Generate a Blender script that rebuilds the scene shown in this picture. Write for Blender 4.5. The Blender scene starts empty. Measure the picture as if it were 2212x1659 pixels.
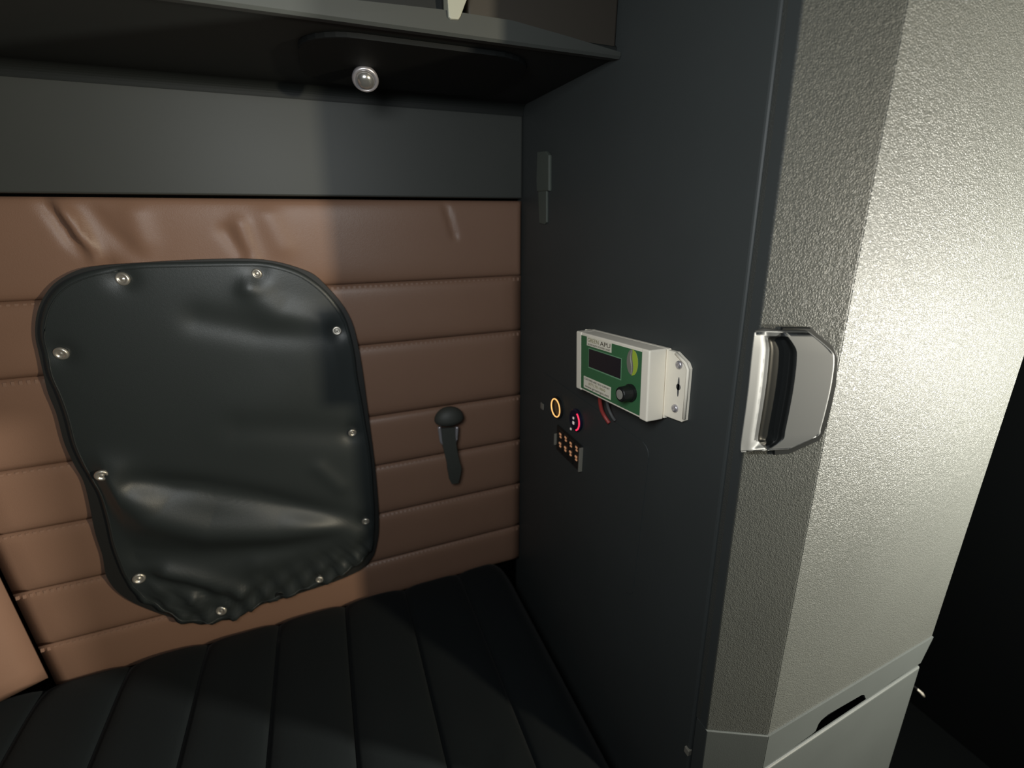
import bpy, bmesh, math, random
from mathutils import Vector, Matrix
random.seed(4)
scene = bpy.context.scene
COL = scene.collection
D2R = math.radians

# ------------------------------------------------------------------ camera
EYE = Vector((0.0, 0.0, 1.5))
F_PX, CX, CY = 1000.0, 1106.0, 829.5
PITCH, YAW = D2R(20.3297), D2R(21.7428)
FWD = Vector((math.sin(YAW)*math.cos(PITCH), math.cos(YAW)*math.cos(PITCH), -math.sin(PITCH)))
RGT = Vector((math.cos(YAW), -math.sin(YAW), 0.0))
UPV = RGT.cross(FWD)
cam_d = bpy.data.cameras.new('camera')
cam = bpy.data.objects.new('camera', cam_d)
COL.objects.link(cam)
cam_d.sensor_width = 36.0
cam_d.lens = F_PX/2212.0*36.0
cam_d.clip_start = 0.02
cam_d.dof.use_dof = True
cam_d.dof.focus_distance = 0.62
cam_d.dof.aperture_fstop = 3.6
cam.matrix_world = Matrix(((RGT.x, UPV.x, -FWD.x, EYE.x), (RGT.y, UPV.y, -FWD.y, EYE.y), (RGT.z, UPV.z, -FWD.z, EYE.z), (0, 0, 0, 1)))
scene.camera = cam

# ------------------------------------------------------------------ light and exposure
scene.view_settings.view_transform = 'Standard'
scene.view_settings.look = 'None'
scene.view_settings.gamma = 1.0
scene.view_settings.use_curve_mapping = False
scene.view_settings.exposure = 0.0
wd = bpy.data.worlds.new('world')
scene.world = wd
wd.use_nodes = True
wd.node_tree.nodes['Background'].inputs[0].default_value = (0.8, 0.95, 1.0, 1)
wd.node_tree.nodes['Background'].inputs[1].default_value = 0.06

def lamp(name, kind, loc, target, energy, color, size=0.1, size_y=None, spot=None, blend=0.3):
    d = bpy.data.lights.new(name, kind)
    d.energy = energy
    d.color = color
    if kind == 'AREA':
        d.shape = 'RECTANGLE' if size_y else 'SQUARE'
        d.size = size
        if size_y: d.size_y = size_y
    else:
        d.shadow_soft_size = size
    if kind == 'SPOT':
        d.spot_size = spot
        d.spot_blend = blend
    o = bpy.data.objects.new(name, d)
    COL.objects.link(o)
    o.location = loc
    o.rotation_euler = (Vector(target)-Vector(loc)).to_track_quat('-Z', 'Y').to_euler()
    return o

# a torch-like cab lamp just right of the frame; the other two lights are added
lamp('cab_lamp', 'POINT', (1.09, -0.12, 1.31), (0.35, 0.75, 1.30), 105.0, (1.0, 0.97, 0.86), 0.018)
lamp('added_warm_light', 'POINT', (1.19, -0.86, 1.50), (0, 1, 1.3), 98.0, (1.0, 0.89, 0.67), 0.03)  # unseen warm light added to brighten the left of the leather
lamp('added_soft_fill', 'AREA', (-0.13, 0.02, 1.64), (0.30, 0.7, 1.20), 4.5, (0.95, 0.99, 1.0), 0.24, 0.24)  # unseen soft fill added beside the camera for the box and side wall

# ------------------------------------------------------------------ helpers
def ray(px, py):
    return FWD + RGT*((px-CX)/F_PX) - UPV*((py-CY)/F_PX)
def on_plane(px, py, n, p0):
    """where the sight line of a measured photo point meets a real plane of the cab"""
    v = ray(px, py)
    n = Vector(n)
    return EYE + v*((Vector(p0)-EYE).dot(n)/v.dot(n))
def on_back(px, py, y=1.0): return on_plane(px, py, (0, 1, 0), (0, y, 0))
def on_side(px, py, x): return on_plane(px, py, (1, 0, 0), (x, 0, 0))
def on_level(px, py, z): return on_plane(px, py, (0, 0, 1), (0, 0, z))

def link(name, me, mat, parent=None, smooth=False):
    o = bpy.data.objects.new(name, me)
    COL.objects.link(o)
    if mat and not me.materials: me.materials.append(mat)
    if smooth:
        for p in me.polygons: p.use_smooth = True
    if parent is not None: o.parent = parent
    return o
def root_of(o):
    while o.parent: o = o.parent
    return o
def mesh_obj(name, vs, fs, mat, parent=None, smooth=False, world=True):
    """vertices in world coordinates (or in the thing's own frame with world=False)"""
    if parent is not None and world:
        inv = world_matrix(parent).inverted()
        vs = [inv @ Vector(v) for v in vs]
    me = bpy.data.meshes.new(name)
    me.from_pydata([tuple(v) for v in vs], [], fs)
    bm = bmesh.new(); bm.from_mesh(me)
    bmesh.ops.recalc_face_normals(bm, faces=bm.faces)
    bm.to_mesh(me); bm.free()
    return link(name, me, mat, parent, smooth)
def world_matrix(o):
    m = o.matrix_basis.copy()
    while o.parent:
        o = o.parent
        m = o.matrix_basis @ m
    return m
def bm_obj(name, bm, mat, parent=None, smooth=False):
    bmesh.ops.recalc_face_normals(bm, faces=bm.faces)
    me = bpy.data.meshes.new(name)
    bm.to_mesh(me); bm.free()
    return link(name, me, mat, parent, smooth)
def thing(name, label, cat, loc, group=None, rot=None):
    o = bpy.data.objects.new(name, None)
    COL.objects.link(o)
    o.empty_display_size = 0.05
    o.location = loc
    if rot is not None:
        o.matrix_basis = Matrix.Translation(Vector(loc)) @ rot.to_4x4()
    o['label'] = label; o['category'] = cat
    if group: o['group'] = group
    return o
def structure(o):
    o['kind'] = 'structure'
    return o
def box_bm(x0, x1, y0, y1, z0, z1, bevel=0.0, seg=2):
    bm = bmesh.new()
    bmesh.ops.create_cube(bm, size=1.0)
    for v in bm.verts:
        v.co = Vector(((x0+x1)/2+v.co.x*(x1-x0), (y0+y1)/2+v.co.y*(y1-y0), (z0+z1)/2+v.co.z*(z1-z0)))
    if bevel > 0:
        bmesh.ops.bevel(bm, geom=list(bm.edges), offset=bevel, segments=seg, profile=0.5, affect='EDGES')
    return bm
def shift(bm, vec):
    for v in bm.verts: v.co += Vector(vec)
    return bm
def local(bm, parent):
    inv = world_matrix(parent).inverted()
    for v in bm.verts: v.co = inv @ v.co
    return bm
def prism_bm(poly, ext, bevel=0.0, seg=2, front_only=True):
    """polygon (front face) extruded by vector ext (to the back), front edges bevelled"""
    bm = bmesh.new()
    a = [bm.verts.new(p) for p in poly]
    b = [bm.verts.new(Vector(p)+Vector(ext)) for p in poly]
    n = len(poly)
    front = bm.faces.new(a)
    bm.faces.new(b[::-1])
    for i in range(n):
        bm.faces.new((a[i], b[i], b[(i+1) % n], a[(i+1) % n]))
    if bevel > 0:
        es = [e for e in front.edges]
        bmesh.ops.bevel(bm, geom=es, offset=bevel, segments=seg, profile=0.5, affect='EDGES')
    return bm
def lathe_bm(profile, n=24):
    """profile of (radius, height) about local z"""
    bm = bmesh.new()
    rings = []
    for r, h in profile:
        if r < 1e-6: rings.append([bm.verts.new((0, 0, h))])
        else: rings.append([bm.verts.new((r*math.cos(2*math.pi*i/n), r*math.sin(2*math.pi*i/n), h)) for i in range(n)])
    for A, B in zip(rings, rings[1:]):
        for i in range(n):
            j = (i+1) % n
            if len(A) == 1: bm.faces.new((A[0], B[i], B[j]))
            elif len(B) == 1: bm.faces.new((A[i], B[0], A[j]))
            else: bm.faces.new((A[i], B[i], B[j], A[j]))
    return bm
def tube_bm(pts, r, n=10, bm=None):
    bm = bm or bmesh.new()
    pts = [Vector(p) for p in pts]
    prev = None; first = None
    for k, p in enumerate(pts):
        t = (pts[min(k+1, len(pts)-1)]-pts[max(k-1, 0)]).normalized()
        a = t.orthogonal().normalized() if abs(t.z) > 0.95 else t.cross(Vector((0, 0, 1))).normalized()
        b = t.cross(a)
        rr = r[k] if isinstance(r, (list, tuple)) else r
        ring = [bm.verts.new(p+a*rr*math.cos(2*math.pi*i/n)+b*rr*math.sin(2*math.pi*i/n)) for i in range(n)]
        if prev:
            for i in range(n): bm.faces.new((prev[i], prev[(i+1) % n], ring[(i+1) % n], ring[i]))
        else: bm.faces.new(ring[::-1])
        prev = ring
    bm.faces.new(prev)
    return bm
def smooth_path(pts, k=6):
    pts = [Vector(p) for p in pts]
    out = []
    for i in range(len(pts)-1):
        p0, p1, p2, p3 = pts[max(i-1, 0)], pts[i], pts[i+1], pts[min(i+2, len(pts)-1)]
        for j in range(k):
            t = j/k
            out.append(0.5*((2*p1)+(p2-p0)*t+(2*p0-5*p1+4*p2-p3)*t*t+(3*p1-p0-3*p2+p3)*t**3))
    out.append(pts[-1])
    return out
def text_bm(body, size, thick=0.0002, align='CENTER', width=None):
    cu = bpy.data.curves.new('letters', 'FONT')
    cu.body = body; cu.size = size; cu.extrude = thick; cu.align_x = align; cu.align_y = 'CENTER'; cu.resolution_u = 3
    o = bpy.data.objects.new('letters', cu)
    COL.objects.link(o)
    dg = bpy.context.evaluated_depsgraph_get()
    me = bpy.data.meshes.new_from_object(o.evaluated_get(dg))
    bm = bmesh.new(); bm.from_mesh(me)
    bpy.data.objects.remove(o); bpy.data.curves.remove(cu); bpy.data.meshes.remove(me)
    if width:
        xs = [v.co.x for v in bm.verts]
        k = width/(max(xs)-min(xs)); m = (max(xs)+min(xs))/2
        for v in bm.verts: v.co.x = (v.co.x-m)*k
    return bm

# ------------------------------------------------------------------ materials
def material(name, color, rough=0.5, metal=0.0, spec=0.5, bump=None, mottle=0.0, coat=0.0, emit=None, sheen=0.0):
    m = bpy.data.materials.new(name)
    m.use_nodes = True
    nt = m.node_tree; N = nt.nodes; L = nt.links
    b = N['Principled BSDF']
    b.inputs['Base Color'].default_value = (*color, 1)
    b.inputs['Roughness'].default_value = rough
    b.inputs['Metallic'].default_value = metal
    b.inputs['Specular IOR Level'].default_value = spec
    b.inputs['Coat Weight'].default_value = coat
    b.inputs['Sheen Weight'].default_value = sheen
    if emit:
        b.inputs['Emission Color'].default_value = (*emit[0], 1)
        b.inputs['Emission Strength'].default_value = emit[1]
    tc = N.new('ShaderNodeTexCoord')
    geo = N.new('ShaderNodeNewGeometry')
    if mottle > 0:
        nz = N.new('ShaderNodeTexNoise'); nz.inputs['Scale'].default_value = 9; nz.inputs['Detail'].default_value = 5
        L.new(geo.outputs['Position'], nz.inputs['Vector'])
        mx = N.new('ShaderNodeMix'); mx.data_type = 'RGBA'
        mx.inputs['A'].default_value = (*[c*(1-mottle) for c in color], 1)
        mx.inputs['B'].default_value = (*[min(1, c*(1+mottle)) for c in color], 1)
        L.new(nz.outputs['Fac'], mx.inputs['Factor'])
        L.new(mx.outputs['Result'], b.inputs['Base Color'])
    if bump:
        kind, scale, strength, dist = bump
        bp = N.new('ShaderNodeBump'); bp.inputs['Strength'].default_value = strength; bp.inputs['Distance'].default_value = dist
        if kind == 'noise':
            t = N.new('ShaderNodeTexNoise'); t.inputs['Scale'].default_value = scale; t.inputs['Detail'].default_value = 3
            L.new(geo.outputs['Position'], t.inputs['Vector'])
            L.new(t.outputs['Fac'], bp.inputs['Height'])
        else:   # leather grain: warped cells with creases between them
            w = N.new('ShaderNodeTexNoise'); w.inputs['Scale'].default_value = scale*0.45; w.inputs['Detail'].default_value = 2
            L.new(geo.outputs['Position'], w.inputs['Vector'])
            va = N.new('ShaderNodeVectorMath'); va.operation = 'MULTIPLY_ADD'
            va.inputs[1].default_value = (2.2/scale,)*3
            L.new(w.outputs['Color'], va.inputs[0]); L.new(geo.outputs['Position'], va.inputs[2])
            t = N.new('ShaderNodeTexVoronoi'); t.feature = 'DISTANCE_TO_EDGE'; t.inputs['Scale'].default_value = scale
            L.new(va.outputs[0], t.inputs['Vector'])
            rp = N.new('ShaderNodeMapRange'); rp.inputs['From Max'].default_value = 0.28; rp.interpolation_type = 'SMOOTHSTEP'
            L.new(t.outputs['Distance'], rp.inputs['Value'])
            n2 = N.new('ShaderNodeTexNoise'); n2.inputs['Scale'].default_value = scale*0.5; n2.inputs['Detail'].default_value = 2
            L.new(geo.outputs['Position'], n2.inputs['Vector'])
            ad = N.new('ShaderNodeMath'); ad.operation = 'MULTIPLY_ADD'; ad.inputs[1].default_value = 1.2
            L.new(n2.outputs['Fac'], ad.inputs[0]); L.new(rp.outputs['Result'], ad.inputs[2])
            L.new(ad.outputs[0], bp.inputs['Height'])
        L.new(bp.outputs['Normal'], b.inputs['Normal'])
    return m

M_BROWN = material('brown_leather', (0.215, 0.124, 0.084), 0.42, spec=0.4, bump=('grain', 330, 0.10, 0.0006), mottle=0.06)
M_THREAD = material('brown_thread', (0.225, 0.132, 0.09), 0.6)
M_COVER = material('black_vinyl', (0.026, 0.031, 0.031), 0.41, spec=0.5, bump=('grain', 420, 0.10, 0.0005))
M_COVER_DARK = material('black_vinyl_edge', (0.014, 0.014, 0.013), 0.55)
M_WALL = material('charcoal_plastic', (0.036, 0.041, 0.041), 0.52, spec=0.4, bump=('noise', 900, 0.06, 0.0004), mottle=0.08)
M_UPPER = material('charcoal_panel', (0.044, 0.047, 0.043), 0.5, spec=0.4, bump=('noise', 700, 0.05, 0.0004), mottle=0.05)
M_SOFFIT = material('black_soffit', (0.011, 0.013, 0.012), 0.6, spec=0.3)
M_PLATE = material('black_lamp_plate', (0.005, 0.006, 0.006), 0.7, spec=0.2)
M_LENS = material('silvery_lens', (0.62, 0.61, 0.58), 0.22, metal=0.85)
M_BLACK = material('black_plastic_and_shade', (0.010, 0.011, 0.011), 0.4, spec=0.4)
M_DARKDOOR = material('brown_black_door', (0.034, 0.029, 0.023), 0.55, spec=0.3)
M_GRAIN = material('grained_grey_plastic', (0.042, 0.0445, 0.041), 0.48, spec=0.32, bump=('grain', 380, 0.46, 0.0009), mottle=0.10)
M_POST = material('grained_post_plastic', (0.042, 0.0445, 0.041), 0.50, spec=0.30, bump=('grain', 380, 0.32, 0.0008), mottle=0.10)
M_SMOOTH = material('smooth_grey_plastic', (0.042, 0.047, 0.046), 0.45, spec=0.35, bump=('noise', 500, 0.12, 0.0006), mottle=0.10)
M_HANDLE = material('satin_handle_plastic', (0.048, 0.051, 0.052), 0.55, spec=0.5, bump=('noise', 900, 0.03, 0.0003))
M_MATTRESS = material('black_mattress_fabric', (0.0062, 0.0083, 0.0092), 0.8, spec=0.12, bump=('noise', 160, 0.25, 0.0010), sheen=0.03)
M_CHROME = material('chrome', (0.80, 0.76, 0.70), 0.18, metal=1.0)
M_SNAP = material('worn_nickel', (0.62, 0.58, 0.51), 0.32, metal=0.75)
M_STEEL = material('pale_steel', (0.55, 0.53, 0.56), 0.35, metal=0.7)
M_BEIGE = material('beige_plastic', (0.86, 0.80, 0.68), 0.45, bump=('noise', 1200, 0.05, 0.0003))
M_PCB = material('green_face', (0.046, 0.150, 0.064), 0.32, mottle=0.12)
M_PCB_EDGE = material('green_outline', (0.16, 0.33, 0.19), 0.4)
M_LABEL = material('cream_label', (0.80, 0.75, 0.62), 0.5)
M_INK = material('dark_ink', (0.06, 0.05, 0.035), 0.6)
M_INK_PALE = material('olive_ink', (0.26, 0.24, 0.12), 0.6)
M_LIME = material('lime_print', (0.36, 0.48, 0.05), 0.45)
M_GREYP = material('grey_print', (0.20, 0.19, 0.16), 0.4)
M_SCREEN = material('dark_display', (0.020, 0.018, 0.022), 0.2)
M_CAP = material('grey_cap', (0.26, 0.25, 0.22), 0.4)
M_RED = material('red_wire', (0.30, 0.04, 0.035), 0.5)
M_GREY_WIRE = material('grey_wire', (0.09, 0.09, 0.09), 0.5)
M_ORANGE = material('orange_ring_light', (0.4, 0.2, 0.05), 0.4, emit=((1.0, 0.52, 0.17), 1.6))
M_REDLIT = material('red_arc_light', (0.4, 0.02, 0.04), 0.4, emit=((1.0, 0.035, 0.10), 1.3))
M_LEGEND = material('orange_legend_light', (0.3, 0.15, 0.08), 0.5, emit=((1.0, 0.48, 0.24), 0.32))
M_BLUEBLACK = material('blue_black_plastic', (0.008, 0.009, 0.028), 0.25)
M_WHITE = material('white_contact', (0.8, 0.76, 0.72), 0.3, emit=((1.0, 0.8, 0.75), 0.25))
M_STRAPG = material('grey_green_strap', (0.070, 0.082, 0.070), 0.6)
M_STRAP = material('black_strap', (0.040, 0.043, 0.037), 0.6, bump=('noise', 800, 0.2, 0.0005))
M_OLIVE = material('pale_olive_plastic', (0.30, 0.30, 0.24), 0.5)
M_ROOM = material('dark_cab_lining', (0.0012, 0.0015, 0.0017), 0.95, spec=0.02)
M_CABLE = material('dark_cable', (0.010, 0.010, 0.011), 0.5)
M_TIP = material('pale_plug', (0.55, 0.53, 0.48), 0.4)

W = 0.4218            # x of the cabinet side that faces the bunk
SOFFIT = 1.704
MATT = 0.600

# ------------------------------------------------------------------ the room shell
def wall(name, bm): return structure(bm_obj(name, bm, M_ROOM))
wall('floor', box_bm(-1.5, 1.7, -1.6, 1.10, -0.05, 0.0))
wall('wall_right', box_bm(1.60, 1.65, -1.6, 1.10, 0.0, 2.3))
wall('wall_left', box_bm(-1.5, -1.45, -1.6, 1.10, 0.0, 2.3))
wall('ceiling', box_bm(-1.5, 1.7, -1.6, 1.10, 2.3, 2.35))
wb = structure(bm_obj('wall_back', box_bm(-1.5, 1.7, 1.03, 1.10, 0.0, 2.3), M_ROOM))
# dark upper panel above the leather, its lower edge rounded
up = prism_bm([(-1.40, 0.996, 1.5275), (W-0.001, 0.996, 1.5285), (W-0.001, 0.996, 1.78), (-1.40, 0.996, 1.78)], (0, 0.033, 0), 0.003, 2)
structure(bm_obj('trim_1', up, M_UPPER))
# wall_cabinet: the dark side of the cabinet, running from the back wall to the groove
gl_t, gl_b = on_side(1690, 0, W), on_side(1488, 1640, W)
def along(a, b, z):
    t = (z-a.z)/(b.z-a.z)
    return a.lerp(b, t)
poly = [(W, 1.028, 0.40), tuple(along(gl_t, gl_b, 0.40)), tuple(along(gl_t, gl_b, 2.1)), (W, 1.028, 2.1)]
side_poly = poly
# bunk platform under the mattress
structure(bm_obj('floor_platform', box_bm(-1.35, 0.405, 0.20, 1.028, 0.0, 0.45), M_ROOM))

# ------------------------------------------------------------------ overhead cabinet
oh = thing('overhead_cabinet', 'black overhead cabinet above the bunk with a grey front lip', 'cabinet', (-0.3, 0.85, SOFFIT))
prof = [(0.660, SOFFIT+0.012), (0.664, SOFFIT+0.002), (0.672, SOFFIT), (0.976, SOFFIT)]
for k in range(1, 9):
    a = k/8*math.pi/2
    prof.append((0.976+0.018*math.sin(a), SOFFIT-0.018*(1-math.cos(a))))
prof += [(0.9945, SOFFIT-0.020), (0.9955, SOFFIT+0.04), (0.680, SOFFIT+0.03)]
vs, fs = [], []
for x in (-1.40, W-0.001):
    vs += [(x, y, z) for y, z in prof]
n = len(prof)
fs = [(i, (i+1) % n, n+(i+1) % n, n+i) for i in range(n)] + [tuple(range(n)), tuple(range(2*n-1, n-1, -1))]
mesh_obj('soffit', vs, fs, M_SOFFIT, oh)
# lip along the front edge, getting taller to the right
lipz = [(-1.40, 0.0045), (-0.30, 0.005), (-0.10, 0.0065), (0.03, 0.016), (0.17, 0.021), (0.26, 0.021), (0.33, 0.014), (W-0.001, 0.004)]
vs, fs = [], []
for x, h in lipz:
    vs += [(x, 0.652, SOFFIT-0.004), (x, 0.649, SOFFIT-0.001), (x, 0.650, SOFFIT+h), (x, 0.664, SOFFIT+h+0.004), (x, 0.668, SOFFIT-0.002)]
m = 5
for k in range(len(lipz)-1):
    for i in range(m):
        fs.append((k*m+i, k*m+(i+1) % m, (k+1)*m+(i+1) % m, (k+1)*m+i))
fs += [tuple(range(m)), tuple(range((len(lipz)-1)*m, len(lipz)*m))]
mesh_obj('front_lip', vs, fs, M_UPPER, oh)
bm_obj('cabinet_door', local(box_bm(-1.40, 0.176, 0.662, 0.682, SOFFIT+0.004, 2.12, 0.003), oh), M_BLACK, oh)
d = bm_obj('cabinet_door', local(box_bm(0.206, W-0.002, 0.662, 0.682, SOFFIT+0.004, 2.12, 0.003), oh), M_DARKDOOR, oh)
d['label'] = 'brown black door at the corner end'
y = 0.646
ptab = [on_back(966, -60, y), on_back(1024, -60, y), on_back(1008, 0, y), on_back(996, 34, y), on_back(991, 42, y), on_back(974, 41, y), on_back(969, 36, y), on_back(967, 0, y)]
b = bm_obj('latch_tab', local(prism_bm(ptab, (0, 0.030, 0), 0.002, 2), oh), M_OLIVE, oh)
b['label'] = 'pale olive tapered latch tab between the doors'

# ------------------------------------------------------------------ reading lamp set into the soffit
lc = on_level(788, 158, SOFFIT-0.010)
rl = thing('reading_lamp', 'small round chrome reading lamp in a black plate under the overhead cabinet', 'lamp', (lc.x, lc.y, SOFFIT))
# plate: rounded rectangle
def rrect(cx, cy, hw, hh, r, n=8):
    out = []
    for sx, sy, a0 in ((1, 1, 0), (-1, 1, 90), (-1, -1, 180), (1, -1, 270)):
        for k in range(n+1):
            a = D2R(a0+90*k/n)
            out.append((cx+sx*(hw-r)+r*math.cos(a), cy+sy*(hh-r)+r*math.sin(a)))
    return out
pl = [(x, y, SOFFIT-0.006) for x, y in rrect(0.165, 0.812, 0.158, 0.118, 0.07)]
bm_obj('mounting_plate', local(prism_bm(pl, (0, 0, 0.0057), 0.002, 2), rl), M_PLATE, rl)
bz = bm_obj('lamp_bezel', lathe_bm([(0.016, 0.0), (0.0235, -0.006), (0.0245, -0.011), (0.022, -0.0145), (0.0185, -0.014), (0.0165, -0.009)], 36), M_STEEL, rl, True)
bz.location = (0, 0, -0.013)
bz.rotation_euler = (D2R(-44), D2R(6), 0)
bl = bm_obj('lamp_lens', lathe_bm([(0.018, -0.008), (0.0172, -0.013), (0.0145, -0.018), (0.010, -0.0215), (0.005, -0.0225), (0, -0.0228)], 36), M_LENS, bz, True)
bz.scale = (0.78, 0.78, 0.85)

# ------------------------------------------------------------------ brown padded panel: eight channels with stitched seams
def ridge(px, py, line, amp, sig):
    best = 1e9
    for (ax, ay), (bx, by) in zip(line, line[1:]):
        dx, dy = bx-ax, by-ay
        t = max(0.0, min(1.0, ((px-ax)*dx+(py-ay)*dy)/(dx*dx+dy*dy)))
        best = min(best, (px-ax-t*dx)**2+(py-ay-t*dy)**2)
    return amp*math.exp(-best/(2*sig*sig))
def image_xy(p):
    v = Vector(p)-EYE
    c = v.dot(FWD)
    return CX+F_PX*v.dot(RGT)/c, CY-F_PX*v.dot(UPV)/c
# creases in the leather, laid out in the plane of the panel (x, z)
def bx(px, py):
    p = on_back(px, py); return (p.x, p.z)
creases = [([bx(90, 425), bx(120, 455), bx(165, 520), bx(230, 570)], -0.010, 0.008),
           ([bx(120, 425), bx(160, 480), bx(215, 560)], 0.015, 0.0075),
           ([bx(185, 430), bx(230, 490), bx(300, 550)], -0.004, 0.010),
           ([bx(290, 460), bx(310, 520), bx(300, 565)], 0.004, 0.014),
           ([bx(520, 485), bx(530, 520), bx(545, 560)], 0.0055, 0.010),
           ([bx(490, 500), bx(525, 545)], -0.004, 0.009),
           ([bx(580, 470), bx(610, 530)], 0.004, 0.016),
           ([bx(958, 436), bx(970, 475), bx(980, 510)], -0.0055, 0.0042)]
seams = [1.523, 1.3645, 1.2355, 1.069, 0.9435, 0.811, 0.675, 0.560]
pp = thing('padded_panel', 'brown leather padded wall panel with stitched horizontal channels behind the bunk', 'wall panel', (-0.1, 1.03, 0.56))
XL, XR = -0.634, W-0.0015
def channel(z1, z0, wrinkled):
    nx, nz = (150, 26) if wrinkled else (40, 14)
    vs, fs = [], []
    for j in range(nz+1):
        t = j/nz
        for i in range(nx+1):
            s = i/nx
            x = XL+(XR-XL)*s
            z = z1+(z0-z1)*t
            q = abs(2*t-1)
            h = 0.0085*(1-q**5.0)**0.6 if q < 1 else 0.0
            h *= 0.90+0.10*math.sin(x*9+z1*13)
            e = min(1.0, min(s, 1-s)/0.005)
            h *= math.sqrt(max(0, 1-(1-e)**2))
            if wrinkled:
                g = 0.0
                for line, amp, sig in creases: g += ridge(x, z, line, amp, sig)
                h += g*min(1.0, 6*min(t, 1-t)+0.15)
            vs.append((x, 0.9995-h, z))
    for j in range(nz):
        for i in range(nx):
            a = j*(nx+1)+i
            fs.append((a, a+1, a+nx+2, a+nx+1))
    # back
    k = len(vs)
    rim = [i for i in range(nx+1)] + [j*(nx+1)+nx for j in range(1, nz+1)] + [nz*(nx+1)+i for i in range(nx-1, -1, -1)] + [j*(nx+1) for j in range(nz-1, 0, -1)]
    vs += [(vs[r][0], 1.029, vs[r][2]) for r in rim]
    n = len(rim)
    for q in range(n): fs.append((rim[q], rim[(q+1) % n], k+(q+1) % n, k+q))
    return mesh_obj('channel', vs, fs, M_BROWN, pp, True)
for q in range(len(seams)-1):
    channel(seams[q]-(0.0 if q == 0 else 0.0006), seams[q+1]+0.0006, q == 0)
for z in seams[1:-1]:
    vs, fs = [], []
    x = XL+0.006
    while x < XR-0.008:
        for zz, hh in ((z-0.0075, 0.0070),):
            k = len(vs); w = 0.0024
            y0, y1 = 0.9990-0.0064, 0.9990-0.0060
            vs += [(x-w, y0+0.0018, zz-hh/2), (x+w, y0+0.0018, zz-hh/2), (x+w, y0+0.0035, zz+hh/2), (x-w, y0+0.0035, zz+hh/2),
                   (x-w, y1+0.006, zz-hh/2), (x+w, y1+0.006, zz-hh/2), (x+w, y1+0.006, zz+hh/2), (x-w, y1+0.006, zz+hh/2)]
            fs += [(k, k+1, k+2, k+3), (k, k+1, k+5, k+4), (k+1, k+2, k+6, k+5), (k+2, k+3, k+7, k+6), (k+3, k, k+4, k+7)]
        x += 0.0105
    st = mesh_obj('stitching', vs, fs, M_THREAD, pp)
    st['kind'] = 'stuff'

# the smooth leather panel that turns off at the left corner
ca = Vector((-0.6335, 0.988, 0)); cd = Vector((-0.905, -0.425, 0)).normalized()
cn = Vector((-cd.y, cd.x, 0)) * -1
if cn.y < 0: cn = -cn
lp = thing('corner_panel', 'smooth light brown leather panel in the left corner beside the channelled panel', 'wall panel', (-0.85, 0.95, 0.56))
nx, nz = 14, 34
vs, fs = [], []
for j in range(nz+1):
    for i in range(nx+1):
        u = i/nx*0.42; z = 0.6025+(1.522-0.6025)*j/nz
        e1 = min(1, u/0.014); e2 = min(1, (0.42-u)/0.014); e3 = min(1, (z-0.6025)/0.03); e4 = min(1, (1.522-z)/0.02)
        h = 0.018*math.sqrt(max(0, 1-(1-e1)**2))*math.sqrt(max(0, 1-(1-e2)**2))*math.sqrt(max(0, 1-(1-e3)**2))*math.sqrt(max(0, 1-(1-e4)**2))
        h += 0.004*math.exp(-((u-0.03-(z-0.62)*0.4)/0.02)**2)*e1*e3
        p = ca+cd*u-cn*h
        vs.append((p.x, p.y, z))
for j in range(nz):
    for i in range(nx):
        a = j*(nx+1)+i
        fs.append((a, a+1, a+nx+2, a+nx+1))
k = len(vs)
for (u, z) in ((0, 0.6025), (0.42, 0.6025), (0.42, 1.522), (0, 1.522)):
    p = ca+cd*u+cn*0.012
    vs.append((p.x, p.y, z))
rim = [i for i in range(nx+1)]
fs.append(tuple(rim)+(k+1, k))
fs.append(tuple(j*(nx+1)+nx for j in range(nz+1))+(k+2, k+1))
fs.append(tuple(nz*(nx+1)+i for i in range(nx, -1, -1))+(k+3, k+2))
fs.append(tuple(j*(nx+1) for j in range(nz, -1, -1))+(k, k+3))
fs.append((k, k+1, k+2, k+3))
mesh_obj('padding', vs, fs, M_BROWN, lp, True)

# ------------------------------------------------------------------ black window cover held by snaps
Y_C = 0.972
outline_px = [(245, 572), (300, 565), (365, 563), (430, 562), (500, 561), (560, 562), (605, 569), (650, 585), (690, 612), (722, 645), (745, 680), (757, 715), (767, 760), (774, 815),
              (784, 870), (792, 920), (799, 960), (805, 1010), (808, 1060), (811, 1110), (810, 1160), (803, 1192), (788, 1215), (765, 1232), (738, 1247), (700, 1265), (650, 1283),
              (600, 1299), (560, 1313), (520, 1334), (478, 1347), (430, 1352), (392, 1346), (352, 1328), (312, 1303), (276, 1268), (256, 1225), (240, 1180), (228, 1125), (212, 1070), (192, 1035), (172, 1000),
              (154, 960), (138, 900), (120, 850), (102, 810), (92, 770), (83, 725), (86, 682), (101, 642), (132, 608), (182, 585)]
snaps_px = [(264, 603), (555, 591), (728, 715), (761, 936), (790, 1126), (690, 1254), (478, 1320), (299, 1252), (226, 1019), (131, 764)]
def cx_(px, py, y=Y_C):
    p = on_back(px, py, y); return Vector((p.x, 0, p.z))
out_w = smooth_path([cx_(*p) for p in outline_px+outline_px[:1]], 5)[:-1]
cen = Vector((sum(p.x for p in out_w)/len(out_w), 0, sum(p.z for p in out_w)/len(out_w)))
def pw(*pts): return [(cx_(*p).x, cx_(*p).z) for p in pts]
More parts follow.
